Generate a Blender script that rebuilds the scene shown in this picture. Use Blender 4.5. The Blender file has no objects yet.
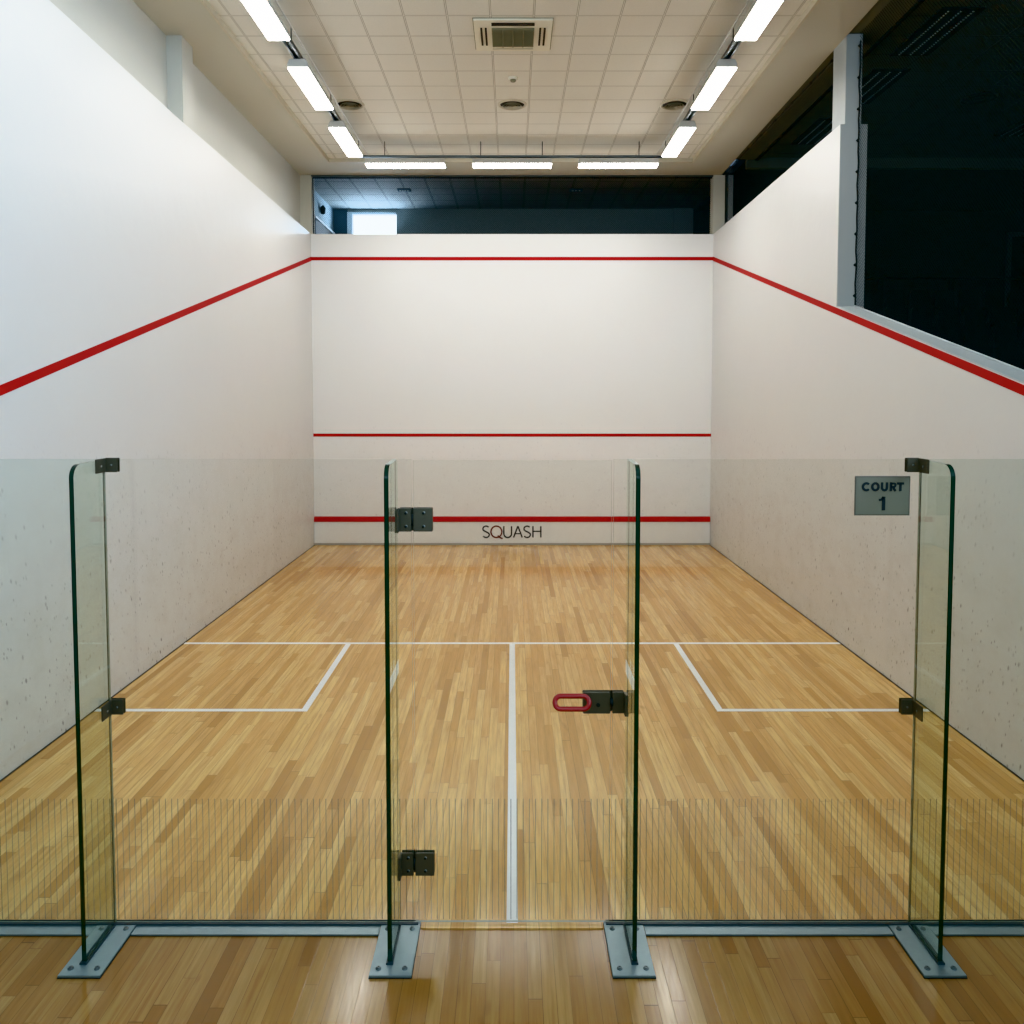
import bpy, bmesh, math, random
from mathutils import Vector, Matrix
random.seed(7)
C = bpy.context.scene.collection
PI = math.pi

# ------------------------------------------------------------------ materials
class NT:
    def __init__(s, name):
        s.m = bpy.data.materials.new(name); s.m.use_nodes = True
        s.t = s.m.node_tree; s.t.nodes.clear()
        s.out = s.t.nodes.new('ShaderNodeOutputMaterial')
    def n(s, typ, **kw):
        nd = s.t.nodes.new(typ)
        for k, v in kw.items(): setattr(nd, k, v)
        return nd
    def l(s, a, b): s.t.links.new(a, b)
    def put(s, v, sock):
        if isinstance(v, (int, float)): sock.default_value = v
        elif isinstance(v, tuple): sock.default_value = v if len(v) == len(sock.default_value) else v + (1,)
        else: s.l(v, sock)
    def math(s, op, a, b=0.0, c=None, clamp=False):
        nd = s.n('ShaderNodeMath', operation=op); nd.use_clamp = clamp
        s.put(a, nd.inputs[0]); s.put(b, nd.inputs[1])
        if c is not None: s.put(c, nd.inputs[2])
        return nd.outputs[0]
    def mix(s, f, a, b, blend='MIX'):
        nd = s.n('ShaderNodeMix', data_type='RGBA', blend_type=blend)
        s.put(f, nd.inputs[0]); s.put(a, nd.inputs[6]); s.put(b, nd.inputs[7])
        return nd.outputs[2]
    def ramp(s, v, lo, hi, a=0.0, b=1.0):
        nd = s.n('ShaderNodeMapRange'); nd.clamp = True
        s.put(v, nd.inputs[0])
        for i, x in enumerate((lo, hi, a, b)): nd.inputs[i+1].default_value = x
        return nd.outputs[0]
    def coords(s, kind='Object'):
        return s.n('ShaderNodeTexCoord').outputs[kind]
    def xyz(s, v):
        nd = s.n('ShaderNodeSeparateXYZ'); s.l(v, nd.inputs[0]); return nd.outputs
    def vec(s, x, y, z=0.0):
        nd = s.n('ShaderNodeCombineXYZ')
        for i, v in enumerate((x, y, z)): s.put(v, nd.inputs[i])
        return nd.outputs[0]
    def noise(s, v, scale, detail=2.0, rough=0.5):
        nd = s.n('ShaderNodeTexNoise'); s.put(v, nd.inputs['Vector'])
        nd.inputs['Scale'].default_value = scale; nd.inputs['Detail'].default_value = detail
        nd.inputs['Roughness'].default_value = rough
        return nd.outputs['Fac']
    def bsdf(s, col, rough=0.5, metal=0.0, spec=0.5, **kw):
        b = s.n('ShaderNodeBsdfPrincipled')
        s.put(col, b.inputs['Base Color']); s.put(rough, b.inputs['Roughness'])
        s.put(metal, b.inputs['Metallic']); s.put(spec, b.inputs['Specular IOR Level'])
        return b
    def done(s, sh): s.l(sh, s.out.inputs[0]); return s.m

def bump(t, b, h, strength, dist=0.01):
    bn = t.n('ShaderNodeBump'); bn.inputs['Strength'].default_value = strength
    bn.inputs['Distance'].default_value = dist
    t.l(h, bn.inputs['Height']); t.l(bn.outputs[0], b.inputs['Normal'])

def flat(name, col, rough=0.5, metal=0.0, spec=0.5, var=0.04, scale=12):
    t = NT(name); co = t.coords()
    f = t.noise(co, scale, 3)
    c = t.mix(f, tuple(x*(1-var) for x in col), tuple(min(1, x*(1+var)) for x in col))
    b = t.bsdf(c, rough, metal, spec)
    return t.done(b.outputs[0])

def plaster(name, col, rough=0.4, scuff=0.0, spec=0.5, blotch=0.03):
    t = NT(name); co = t.coords('Object'); x, y, z = t.xyz(co)
    f = t.noise(co, 1.3, 4)
    c = t.mix(f, tuple(v*(1-blotch) for v in col), col)
    if scuff:
        low = t.ramp(z, 2.2, .8)
        u = t.math('ADD', x, y)
        # elongated scuffs
        for sx, sz, thr, dark, seed in ((12, 8, .17, .70, 0), (5.5, 4, .085, 1.0, 7), (26, 15, .20, .65, 3)):
            v = t.vec(t.math('MULTIPLY', u, sx), t.math('ADD', t.math('MULTIPLY', z, sz), t.math('MULTIPLY', u, sx*.35)), float(seed))
            vo = t.n('ShaderNodeTexVoronoi'); t.l(v, vo.inputs['Vector']); vo.inputs['Scale'].default_value = 1
            sp = t.ramp(vo.outputs['Distance'], thr, thr*.45)
            cell = t.xyz(vo.outputs['Color'])[0]
            keep = t.ramp(cell, .22, .28)
            d = t.noise(t.vec(u, z, 3.3+seed), 1.1, 3)
            dm = t.ramp(d, .33, .47)
            m = t.math('MULTIPLY', t.math('MULTIPLY', sp, keep), t.math('MULTIPLY', dm, low))
            c = t.mix(t.math('MULTIPLY', m, dark*scuff), c, (.16, .15, .15))
        g = t.noise(t.vec(t.math('MULTIPLY', u, 1.6), t.math('MULTIPLY', z, 2.0)), 2.0, 7, .72)
        gm = t.math('MULTIPLY', t.ramp(g, .45, .75), low)
        c = t.mix(t.math('MULTIPLY', gm, .40*scuff), c, (.50, .47, .42))
    b = t.bsdf(c, rough, 0, spec)
    n2 = t.noise(co, 5, 3)
    bump(t, b, n2, .06, .05)
    return t.done(b.outputs[0])

def wood(name, tint=(1, 1, 1), rough=.25):
    t = NT(name); co = t.coords('Object'); x, y, z = t.xyz(co)
    W, L = .057, 1.15
    sx = t.math('DIVIDE', t.math('ADD', x, 20.0), W)
    col = t.math('FLOOR', sx)
    wn = t.n('ShaderNodeTexWhiteNoise', noise_dimensions='1D'); t.l(col, wn.inputs['W'])
    off = wn.outputs['Value']
    wl = t.n('ShaderNodeTexWhiteNoise', noise_dimensions='1D'); t.l(t.math('ADD', col, 77.3), wl.inputs['W'])
    ln = t.math('MULTIPLY_ADD', wl.outputs['Value'], .7, .65)
    sy = t.math('ADD', t.math('DIVIDE', t.math('ADD', y, 20.0), t.math('MULTIPLY', ln, L)), t.math('MULTIPLY', off, 9.0))
    row = t.math('FLOOR', sy)
    w2 = t.n('ShaderNodeTexWhiteNoise', noise_dimensions='2D'); t.l(t.vec(col, row), w2.inputs['Vector'])
    r = t.xyz(w2.outputs['Color'])
    cr = t.n('ShaderNodeValToRGB'); t.l(r[0], cr.inputs[0])
    e = cr.color_ramp.elements
    e[0].position = 0; e[0].color = (.40, .215, .075, 1)
    e[1].position = 1; e[1].color = (.71, .50, .26, 1)
    for p, cc in ((.12, (.50, .29, .115, 1)), (.40, (.60, .37, .165, 1)), (.75, (.67, .45, .215, 1))):
        q = e.new(p); q.color = cc
    # grain
    gv = t.vec(t.math('MULTIPLY', x, 34.0), t.math('ADD', t.math('MULTIPLY', y, 1.6), t.math('MULTIPLY', r[1], 30.0)), t.math('MULTIPLY', r[2], 11.0))
    g = t.noise(gv, 1.6, 6, .6)
    g2 = t.noise(t.vec(t.math('MULTIPLY', x, 120.0), t.math('MULTIPLY', y, 4.0), r[2]), 1.0, 3, .6)
    c = t.mix(t.ramp(g, .36, .72), cr.outputs[0], (.37, .20, .075))
    c = t.mix(.72, cr.outputs[0], c)
    c = t.mix(t.math('MULTIPLY', t.ramp(g2, .5, .85), .20), c, (.28, .15, .06))
    kn = t.noise(t.vec(t.math('MULTIPLY', x, 9.0), t.math('MULTIPLY', y, 2.2), t.math('MULTIPLY', r[1], 5.0)), 1.5, 2)
    c = t.mix(t.math('MULTIPLY', t.ramp(kn, .68, .80), .45), c, (.22, .11, .045))
    # seams
    fx = t.math('FRACT', sx); fy = t.math('FRACT', sy)
    ex = t.math('MINIMUM', fx, t.math('SUBTRACT', 1.0, fx))
    ey = t.math('MINIMUM', fy, t.math('SUBTRACT', 1.0, fy))
    seam = t.math('MAXIMUM', t.ramp(ex, .028, .008), t.ramp(ey, .0022, .0008))
    sm = t.math('MULTIPLY', seam, t.math('MULTIPLY_ADD', off, .72, .28))
    c = t.mix(sm, c, (.12, .065, .03))
    c = t.mix(1.0, c, tint, 'MULTIPLY')
    b = t.bsdf(c, t.math('MULTIPLY_ADD', g, .12, rough-.05), 0, .5)
    h = t.math('SUBTRACT', t.math('MULTIPLY', g, .15), seam)
    h2 = t.math('ADD', h, t.math('MULTIPLY', t.noise(t.vec(t.math('MULTIPLY', x, 5.0), y), 1.2, 2), .9))
    bump(t, b, h2, .06, .003)
    return t.done(b.outputs[0])

def tiles(name, col, line, x0, px, y0, py, w=.011, rough=.8, speck=.05):
    t = NT(name); co = t.coords('Object'); x, y, z = t.xyz(co)
    def edge(v, o, p):
        f = t.math('FRACT', t.math('DIVIDE', t.math('SUBTRACT', v, o-40*p), p))
        d = t.math('MULTIPLY', t.math('MINIMUM', f, t.math('SUBTRACT', 1.0, f)), p)
        return d
    dx, dy = edge(x, x0, px), edge(y, y0, py)
    d = t.math('MINIMUM', dx, dy)
    n = t.noise(co, 90, 2)
    n0 = t.noise(co, .8, 2)
    c = t.mix(n, tuple(v*(1-speck) for v in col), tuple(min(1, v*(1+speck)) for v in col))
    c = t.mix(t.math('MULTIPLY', n0, .12), c, tuple(v*.75 for v in col))
    c = t.mix(t.ramp(d, w*1.25, w*.85), c, line)
    c = t.mix(t.ramp(d, w*.45, w*.25), c, tuple(v*1.12 for v in col))
    b = t.bsdf(c, rough, 0, .2)
    bump(t, b, t.ramp(d, w, w*1.6), .4, .006)
    return t.done(b.outputs[0])

def glass(name, tint, etched=False, spec=1.0):
    t = NT(name)
    lw = t.n('ShaderNodeLayerWeight'); lw.inputs['Blend'].default_value = .5
    F = t.math('MULTIPLY_ADD', t.math('POWER', lw.outputs['Facing'], 5.0), .9*spec, .035*spec)
    tr = t.n('ShaderNodeBsdfTransparent'); t.put(tint, tr.inputs[0])
    gl = t.n('ShaderNodeBsdfGlossy'); gl.inputs['Roughness'].default_value = .005
    t.put((.9, .97, .95), gl.inputs[0])
    mx = t.n('ShaderNodeMixShader'); t.l(F, mx.inputs[0]); t.l(tr.outputs[0], mx.inputs[1]); t.l(gl.outputs[0], mx.inputs[2])
    sh = mx.outputs[0]
    if etched:
        x, y, z = t.xyz(t.coords('Object'))
        f = t.math('FRACT', t.math('DIVIDE', t.math('ADD', x, 10.0), .0278))
        d = t.math('ABSOLUTE', t.math('SUBTRACT', f, .5))
        m = t.math('MULTIPLY', t.ramp(d, .095, .06), t.math('MULTIPLY', t.math('LESS_THAN', z, .589), t.math('GREATER_THAN', z, .03)))
        df = t.n('ShaderNodeBsdfDiffuse'); t.put((.20, .22, .15), df.inputs[0])
        m2 = t.n('ShaderNodeMixShader'); t.l(t.math('MULTIPLY', m, .62), m2.inputs[0])
        t.l(sh, m2.inputs[1]); t.l(df.outputs[0], m2.inputs[2]); sh = m2.outputs[0]
    return t.done(sh)

def net_mat(name, axis, col, pitch=.034, w=.085, alpha=.85):
    t = NT(name); x, y, z = t.xyz(t.coords('Object'))
    u = x if axis == 'x' else y
    a = t.math('DIVIDE', t.math('ADD', t.math('ADD', u, z), 30.0), pitch)
    b_ = t.math('DIVIDE', t.math('ADD', t.math('SUBTRACT', u, z), 30.0), pitch)
    def ln(v):
        f = t.math('ABSOLUTE', t.math('SUBTRACT', t.math('FRACT', v), .5))
        return t.ramp(f, w*1.15, w*.85)
    m = t.math('MULTIPLY', t.math('MAXIMUM', ln(a), ln(b_)), alpha)
    tr = t.n('ShaderNodeBsdfTransparent'); df = t.n('ShaderNodeBsdfDiffuse'); t.put(col, df.inputs[0])
    mx = t.n('ShaderNodeMixShader'); t.l(m, mx.inputs[0]); t.l(tr.outputs[0], mx.inputs[1]); t.l(df.outputs[0], mx.inputs[2])
    return t.done(mx.outputs[0])

def dashes(name):
    t = NT(name); x, y, z = t.xyz(t.coords('Object'))
    f = t.math('FRACT', t.math('DIVIDE', t.math('ADD', y, 20.0), .042))
    c = t.mix(t.math('GREATER_THAN', f, .42), (.02, .025, .025), (.75, .85, .85))
    return t.done(t.bsdf(c, .5, 0, .2).outputs[0])

def emit(name, col, s):
    t = NT(name); e = t.n('ShaderNodeEmission'); t.put(col, e.inputs[0]); e.inputs[1].default_value = s
    return t.done(e.outputs[0])

WALL = (.80, .80, .785)
M = dict(
    wall=plaster('white_court_plaster', WALL, .36, 0),
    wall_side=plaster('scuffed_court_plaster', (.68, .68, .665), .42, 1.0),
    wall_low=plaster('front_wall_plaster', WALL, .38, .30),
    upper=plaster('cream_upper_plaster', (.58, .57, .51), .7),
    soffit=plaster('cream_soffit_paint', (.60, .585, .50), .75),
    column=plaster('grey_white_column_paint', (.43, .46, .455), .55),
    cap=flat('pale_ledge_paint', (.50, .56, .57), .45),
    back=plaster('corridor_paint', (.30, .31, .31), .7),
    floor=wood('court_maple_boards', (1.18, 1.12, .86), .13),
    floor_shaded=wood('shaded_maple_boards', (.60, .51, .36), .15),  # court boards again, dimmer corridor light put into a darker tint
    tile=tiles('cream_ceiling_tiles', (.78, .765, .69), (.42, .40, .34), -.2025, .405, 4.31, .4435, w=.009),
    tile_unlit=tiles('unlit_gallery_tiles', (.16, .175, .165), (.06, .068, .066), 3.64, .62, 4.31, .4435, w=.009),  # ceiling tiles with the gallery's lack of light put into the colour
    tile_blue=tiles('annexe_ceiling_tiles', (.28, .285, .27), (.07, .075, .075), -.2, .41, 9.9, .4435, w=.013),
    dark=flat('unlit_gallery_paint', (.034, .038, .037), .8, spec=.1),  # gloom of the unlit gallery put into a very dark colour
    unlit_band=flat('unlit_gallery_band', (.19, .20, .175), .8, spec=.1),  # unlit gallery shade is part of this colour too
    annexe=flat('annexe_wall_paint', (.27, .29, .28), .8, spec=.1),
    annexe_left=flat('annexe_side_window_lit', (.34, .40, .43), .8, spec=.1),  # blue light from the window partly put into this wall colour
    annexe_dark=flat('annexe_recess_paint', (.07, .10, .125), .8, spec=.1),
    white_line=flat('white_line_paint', (.80, .79, .77), .4),
    red_line=flat('red_line_paint', (.40, .012, .012), .5, spec=.15, var=.10, scale=4),
    tin=flat('white_tin_paint', (.76, .77, .76), .35),
    grey_strip=flat('grey_tin_footing', (.36, .35, .32), .5),
    gap=flat('dark_floor_gap', (.05, .045, .04), .8),
    steel=flat('brushed_steel', (.30, .37, .385), .42, .7, var=.08, scale=30),
    steel_dark=flat('dark_bolt_steel', (.16, .18, .18), .35, .9),
    bronze=flat('satin_grey_hinge_metal', (.10, .088, .060), .45, .25, var=.06, scale=60),
    bronze_edge=flat('polished_hinge_edge', (.22, .22, .19), .4, .5),
    gasket=flat('black_gasket_and_shadow', (.018, .032, .038), .4),  # also colours the painted shadow strips under plates and rails
    edge=flat('dark_green_glass_edge', (.005, .021, .009), .2, 0, .4, var=.3, scale=3),
    edge_pale=flat('pale_glass_edge', (.26, .29, .23), .3),
    joint=flat('grey_silicone_joint', (.13, .12, .085), .5),
    edge_mid=flat('grey_green_glass_edge', (.16, .18, .15), .2),
    glass_mid=glass('clear_glass', (.980, .986, .978)),
    glass_mid_e=glass('clear_etched_glass', (.980, .986, .978), True),
    glass_out=glass('tinted_glass', (.925, .955, .94)),
    glass_out_e=glass('tinted_etched_glass', (.925, .955, .94), True),
    glass_fin=glass('fin_glass', (.925, .955, .925), spec=1.1),
    red=flat('glossy_red_enamel', (.32, .010, .010), .15, 0, .7),
    lamp=emit('lamp_diffuser', (1, .988, .97), 30.0),
    housing=flat('cream_lamp_housing', (.55, .54, .50), .5),
    trunk=flat('grey_conduit_metal', (.16, .19, .20), .4, .6),
    rod=flat('dark_rod_metal', (.06, .06, .055), .5, .5),
    ac=flat('cream_unit_plastic', (.80, .77, .64), .6, spec=.2),
    ac_grille=flat('olive_unit_grille', (.25, .235, .15), .6),
    slot=flat('dark_slot', (.014, .013, .010), .7),
    diff=flat('cream_diffuser_metal', (.60, .56, .44), .4),
    sign=flat('grey_sign_plate', (.20, .185, .135), .6, 0, .2),
    sign_edge=flat('dark_grey_sign_border', (.14, .13, .105), .6, 0, .2),
    ink=flat('black_lettering', (.012, .014, .014), .5),
    ink_grey=flat('dark_grey_lettering', (.035, .04, .04), .5),
    ink_q=flat('brown_red_lettering', (.14, .028, .018), .5),
    net_y=net_mat('side_netting', 'y', (.030, .040, .040)),
    net_x=net_mat('front_netting', 'x', (.05, .075, .085), pitch=.034, w=.045),
    rope=flat('black_net_rope', (.02, .022, .02), .8),
    sky=emit('bright_window_daylight', (.85, .94, 1.0), 9.0),
    louvre=dashes('silver_louvre'),
    seat=flat('dark_seat_plastic', (.010, .012, .013), .5, spec=.2),
    rail=flat('black_rail_metal', (.006, .008, .008), .5, spec=.2),
    frame_grey=flat('grey_door_frame', (.11, .12, .12), .6),
    jamb=flat('white_window_frame', (.55, .62, .66), .5),
)

# ------------------------------------------------------------------ mesh helpers
def mesh(name, bm, mats, parent=None, smooth=False, bevel=0):
    me = bpy.data.meshes.new(name)
    if bevel:
        bmesh.ops.bevel(bm, geom=bm.edges[:], offset=bevel, segments=2, affect='EDGES', clamp_overlap=True)
    bmesh.ops.recalc_face_normals(bm, faces=bm.faces[:])
    bm.to_mesh(me); bm.free()
    for k in (mats if isinstance(mats, (list, tuple)) else [mats]): me.materials.append(M[k])
    if smooth:
        for p in me.polygons: p.use_smooth = True
    o = bpy.data.objects.new(name, me); C.objects.link(o)
    if parent: o.parent = parent
    return o

def box(bm, x0, x1, y0, y1, z0, z1, mi=0):
    vs = [bm.verts.new(p) for p in ((x0,y0,z0),(x1,y0,z0),(x1,y1,z0),(x0,y1,z0),(x0,y0,z1),(x1,y0,z1),(x1,y1,z1),(x0,y1,z1))]
    fs = [bm.faces.new([vs[i] for i in f]) for f in ((0,3,2,1),(4,5,6,7),(0,1,5,4),(1,2,6,5),(2,3,7,6),(3,0,4,7))]
    for f in fs: f.material_index = mi
    return fs   # bottom, top, -y, +x, +y, -x

def boxo(name, b, mat, parent=None, bevel=0):
    bm = bmesh.new(); box(bm, *b); return mesh(name, bm, mat, parent, bevel=bevel)

def prism(name, pts, axis, a0, a1, mat, parent=None, smooth=False):
    """polygon pts (u,v) extruded along axis: 'x' -> (y,z), 'y' -> (x,z), 'z' -> (x,y)"""
    bm = bmesh.new()
    def P(u, v, a): return {'x': (a, u, v), 'y': (u, a, v), 'z': (u, v, a)}[axis]
    A = [bm.verts.new(P(u, v, a0)) for u, v in pts]; B = [bm.verts.new(P(u, v, a1)) for u, v in pts]
    bm.faces.new(A); bm.faces.new(B[::-1])
    n = len(pts)
    for i in range(n): bm.faces.new((A[i], A[(i+1) % n], B[(i+1) % n], B[i]))
    return mesh(name, bm, mat, parent)

def tube(bm, pts, r, seg=10, closed=False, caps=True):
    pts = [Vector(p) for p in pts]; n = len(pts); rings = []
    up = None
    for i, p in enumerate(pts):
        a = pts[(i-1) % n] if closed or i > 0 else p
        b = pts[(i+1) % n] if closed or i < n-1 else p
        d = (b-a).normalized()
        if up is None:
            up = d.orthogonal().normalized()
        up = (up - d*up.dot(d)).normalized(); sd = d.cross(up)
        rings.append([bm.verts.new(p + r*(math.cos(2*PI*k/seg)*up + math.sin(2*PI*k/seg)*sd)) for k in range(seg)])
    m = n if closed else n-1
    for i in range(m):
        A, B = rings[i], rings[(i+1) % n]
        for k in range(seg): bm.faces.new((A[k], A[(k+1) % seg], B[(k+1) % seg], B[k]))
    if not closed and caps:
        bm.faces.new(rings[0][::-1]); bm.faces.new(rings[-1])

def tubeo(name, pts, r, mat, parent=None, seg=10, closed=False):
    bm = bmesh.new(); tube(bm, pts, r, seg, closed); return mesh(name, bm, mat, parent, smooth=True)

def lathe(bm, prof, cx, cy, cz, seg=32, mi=0):
    rings = []
    for r, h in prof:
        if r < 1e-6: rings.append([bm.verts.new((cx, cy, cz+h))])
        else: rings.append([bm.verts.new((cx+r*math.cos(2*PI*k/seg), cy+r*math.sin(2*PI*k/seg), cz+h)) for k in range(seg)])
    for A, B in zip(rings, rings[1:]):
        for k in range(seg):
            a, a2 = A[k % len(A)], A[(k+1) % len(A)]; b, b2 = B[k % len(B)], B[(k+1) % len(B)]
            vs = []
            for v in (a, a2, b2, b):
                if v not in vs: vs.append(v)
            if len(vs) > 2:
                f = bm.faces.new(vs); f.material_index = mi

def tag(o, label=None, cat=None, group=None, kind=None):
    if label: o['label'] = label
    if cat: o['category'] = cat
    if group: o['group'] = group
    if kind: o['kind'] = kind
    return o

def thing(name, label, cat, loc=(0, 0, 0), group=None):
    o = bpy.data.objects.new(name, None); C.objects.link(o); o.location = loc
    o.empty_display_size = .05
    return tag(o, label, cat, group)

def struct(o, label=None, cat=None):
    return tag(o, label, cat, kind='structure')

def dup(root, loc, label, scale=None):
    r = root.copy(); C.objects.link(r); r.location = loc; r['label'] = label
    if scale: r.scale = scale
    for ch in list(root.children):
        c = ch.copy(); C.objects.link(c); c.parent = r
        for g in list(ch.children):
            d = g.copy(); C.objects.link(d); d.parent = c
    return r

def text_mesh(name, body, size, loc, mat, parent=None, offset=0.0, extrude=.001, spacing=1.0, xscale=1.0):
    cu = bpy.data.curves.new(name+'_c', 'FONT'); cu.body = body; cu.size = size
    cu.align_x = 'CENTER'; cu.offset = offset; cu.extrude = extrude; cu.space_character = spacing
    tmp = bpy.data.objects.new(name+'_t', cu); C.objects.link(tmp)
    dg = bpy.context.evaluated_depsgraph_get(); dg.update()
    me = bpy.data.meshes.new_from_object(tmp.evaluated_get(dg))
    bpy.data.objects.remove(tmp); bpy.data.curves.remove(cu)
    me.materials.clear(); me.materials.append(M[mat])
    # stand upright facing -Y
    me.transform(Matrix.Rotation(PI/2, 4, 'X') @ Matrix.Scale(xscale, 4, (1, 0, 0)))
    me.transform(Matrix.Translation(loc))
    o = bpy.data.objects.new(name, me); C.objects.link(o)
    if parent: o.parent = parent
    return o

# ------------------------------------------------------------------ room shell
YF = 9.75; SOF = 5.90; ZT = 5.95
def outz(y): return 2.03 + .2625*y        # centre of the out line on the side walls
LW = .033                                  # half thickness of wall lines

fl = struct(boxo('floor', (-3.2, 3.2, -.03, YF, -.06, 0), 'floor'),
            'pale maple strip floor of the squash court inside the glass wall', 'floor')
e = .0012
boxo('short_line', (-3.2, 3.2, 4.31, 4.36, -.001, e), 'white_line', fl)
boxo('half_court_line', (-.026, .026, -.028, 4.31, -.001, e), 'white_line', fl)
for s in (-1, 1):
    bm = bmesh.new()
    box(bm, min(s*1.565, s*1.615), max(s*1.565, s*1.615), 2.575, 4.31, -.001, e)
    box(bm, min(s*1.615, s*3.2), max(s*1.615, s*3.2), 2.575, 2.625, -.001, e)
    mesh('service_box_line', bm, 'white_line', fl)
    boxo('expansion_gap', (s*3.2-.012, s*3.2+.012, .02, YF, -.02, .004), 'gap', fl)
boxo('threshold_strip', (-.41, .41, -.034, .006, -.02, .006), 'floor', fl, bevel=.002)
struct(boxo('floor_corridor', (-4.6, 4.6, -8.0, -.03, -.06, -.001), 'floor_shaded'),
       'maple strip floor of the corridor in front of the glass wall, coloured for its dimmer light', 'floor')

# front wall
wf = struct(boxo('wall_front', (-3.45, 3.45, YF, YF+.20, 0, 4.978), 'wall_low'),
            'white front wall of the court with red out line and service line', 'wall')
boxo('out_line', (-3.2, 3.2, YF-.003, YF, 4.59-.027, 4.59+.027), 'red_line', wf)
boxo('service_line', (-3.2, 3.2, YF-.003, YF, 1.778-.024, 1.778+.024), 'red_line', wf)

# tin
tn = thing('tin_board', 'low white squash tin with red top strip across the foot of the front wall', 'tin', (0, YF-.005, 0))
boxo('board', (-3.195, 3.195, -.035, 0, .035, .385), 'tin', tn)
prism('top_strip', [(-.045, .380), (0, .380), (0, .462), (-.030, .448)], 'x', -3.195, 3.195, 'red_line', tn)
boxo('footing', (-3.195, 3.195, -.040, 0, .001, .035), 'grey_strip', tn)
TX = dict(extrude=.0015)
# SQUASH lettering drawn as strokes
def ribbon(bm, pts, w, y=-.037):
    pts = [Vector((p[0], 0, p[1])) for p in pts]; n = len(pts); L = []; R = []
    for i, p in enumerate(pts):
        a = pts[max(0, i-1)]; b = pts[min(n-1, i+1)]
        d = (b-a).normalized(); nn = Vector((-d.z, 0, d.x))
        L.append(p+nn*w/2); R.append(p-nn*w/2)
    for yy in (y-.0015,):
        A = [bm.verts.new((v.x, yy, v.z)) for v in L]; B = [bm.verts.new((v.x, yy, v.z)) for v in R]
        A2 = [bm.verts.new((v.x, y, v.z)) for v in L]; B2 = [bm.verts.new((v.x, y, v.z)) for v in R]
        for i in range(n-1):
            bm.faces.new((A[i], A[i+1], B[i+1], B[i]))
            bm.faces.new((A[i], A[i+1], A2[i+1], A2[i])); bm.faces.new((B[i], B[i+1], B2[i+1], B2[i]))
def arc(cx, cz, rx, rz, a0, a1, n=20):
    return [(cx+rx*math.cos(math.radians(a0+(a1-a0)*i/n)), cz+rz*math.sin(math.radians(a0+(a1-a0)*i/n))) for i in range(n+1)]
def S(x, z, w, h):
    q = h/4
    top = arc(x+w/2, z+h-q, w/2*.95, q, 35, 200, 14)
    bot = arc(x+w/2, z+q, w/2, q, 20, -150, 14)
    return top + [(x+w*.30, z+h*.56), (x+w*.72, z+h*.44)] + bot
sw = .024; h = .185; z0 = .125
bm = bmesh.new()
ribbon(bm, S(-.475, z0, .105, h), sw)
u0 = -.135
ribbon(bm, [(u0, z0+h), (u0, z0+.06)] + arc(u0+.062, z0+.062, .062, .062, 180, 360, 14) + [(u0+.124, z0+h)], sw)
a0_ = .022
ribbon(bm, [(a0_, z0), (a0_+.070, z0+h)], sw); ribbon(bm, [(a0_+.070, z0+h), (a0_+.140, z0)], sw)
ribbon(bm, [(a0_+.030, z0+.062), (a0_+.110, z0+.062)], sw*.8)
ribbon(bm, S(.188, z0, .105, h), sw)
ribbon(bm, [(.335, z0), (.335, z0+h)], sw); ribbon(bm, [(.462, z0), (.462, z0+h)], sw)
ribbon(bm, [(.335, z0+h*.54), (.462, z0+h*.54)], sw*.85)
lt = mesh('lettering', bm, 'ink_grey', tn); lt['label'] = 'thin dark letters reading S UASH around the red Q'
bm = bmesh.new()
ribbon(bm, arc(-.255, z0+h/2, .088, h/2, 0, 360, 36), sw)
ribbon(bm, [(-.235, z0+.030), (-.19, z0-.005), (-.155, z0-.018)], sw)
lq = mesh('letter_q', bm, 'ink_q', tn); lq['label'] = 'brown-red letter Q with a long tail'

# left wall : slab with slightly rising top
def side_line(name, parent, s, y0, y1):
    x0 = s*3.2; x1 = s*3.197
    return prism(name, [(y0, outz(y0)-LW), (y1, outz(y1)-LW), (y1, outz(y1)+LW), (y0, outz(y0)+LW)], 'x', min(x0, x1), max(x0, x1), 'red_line', parent)
wl = struct(prism('wall_left', [(0, 0), (YF, 0), (YF, 4.978), (4.5, 5.06), (2.2, 5.135), (0, 5.19)], 'x', -3.36, -3.2, 'wall_side'),
            'glossy white left side wall of the court with descending red out line', 'wall')
side_line('out_line', wl, -1, 0, YF)
struct(boxo('wall_upper_left', (-3.56, -3.36, -8, YF+.2, 0, SOF+.1), 'upper'),
       'cream recessed wall above the left court wall', 'wall')
struct(boxo('trim_1', (-3.36, -3.21, 4.62, 4.90, 5.0, SOF), 'upper'), 'cream pilaster standing on the left court wall', 'pilaster')
struct(boxo('trim_2', (-3.36, -3.185, YF-.02, YF+.2, 4.978, SOF), 'soffit'), 'cream corner post left of the netted front opening', 'post')
# right wall
wr = struct(prism('wall_right', [(4.6, 0), (YF, 0), (YF, 4.978), (4.62, 5.05), (4.62, outz(4.62)+.046), (4.6, outz(4.6)+.046)], 'x', 3.2, 3.462, 'wall_side'),
            'white right side wall of the court stepping down to a ledge under the dark gallery', 'wall')
side_line('out_line', wr, 1, 0, YF)
prism('lower_wall', [(0, 0), (4.6, 0), (4.6, outz(4.6)+.040), (0, outz(0)+.040)], 'x', 3.2, 3.376, 'wall_side', wr)
prism('ledge_cap', [(0, outz(0)+.040), (4.6, outz(4.6)+.040), (4.6, outz(4.6)+.048), (0, outz(0)+.048)], 'x', 3.199, 3.376, 'cap', wr)
boxo('wall_end_face', (3.2, 3.464, 4.605, 4.62, outz(4.62)+.046, 5.05), 'column', wr)
struct(boxo('trim_3', (3.252, 3.41, 4.63, 4.96, 5.0, SOF+.03), 'column'), 'pale grey column rising from the right wall to the ceiling', 'column')
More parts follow.
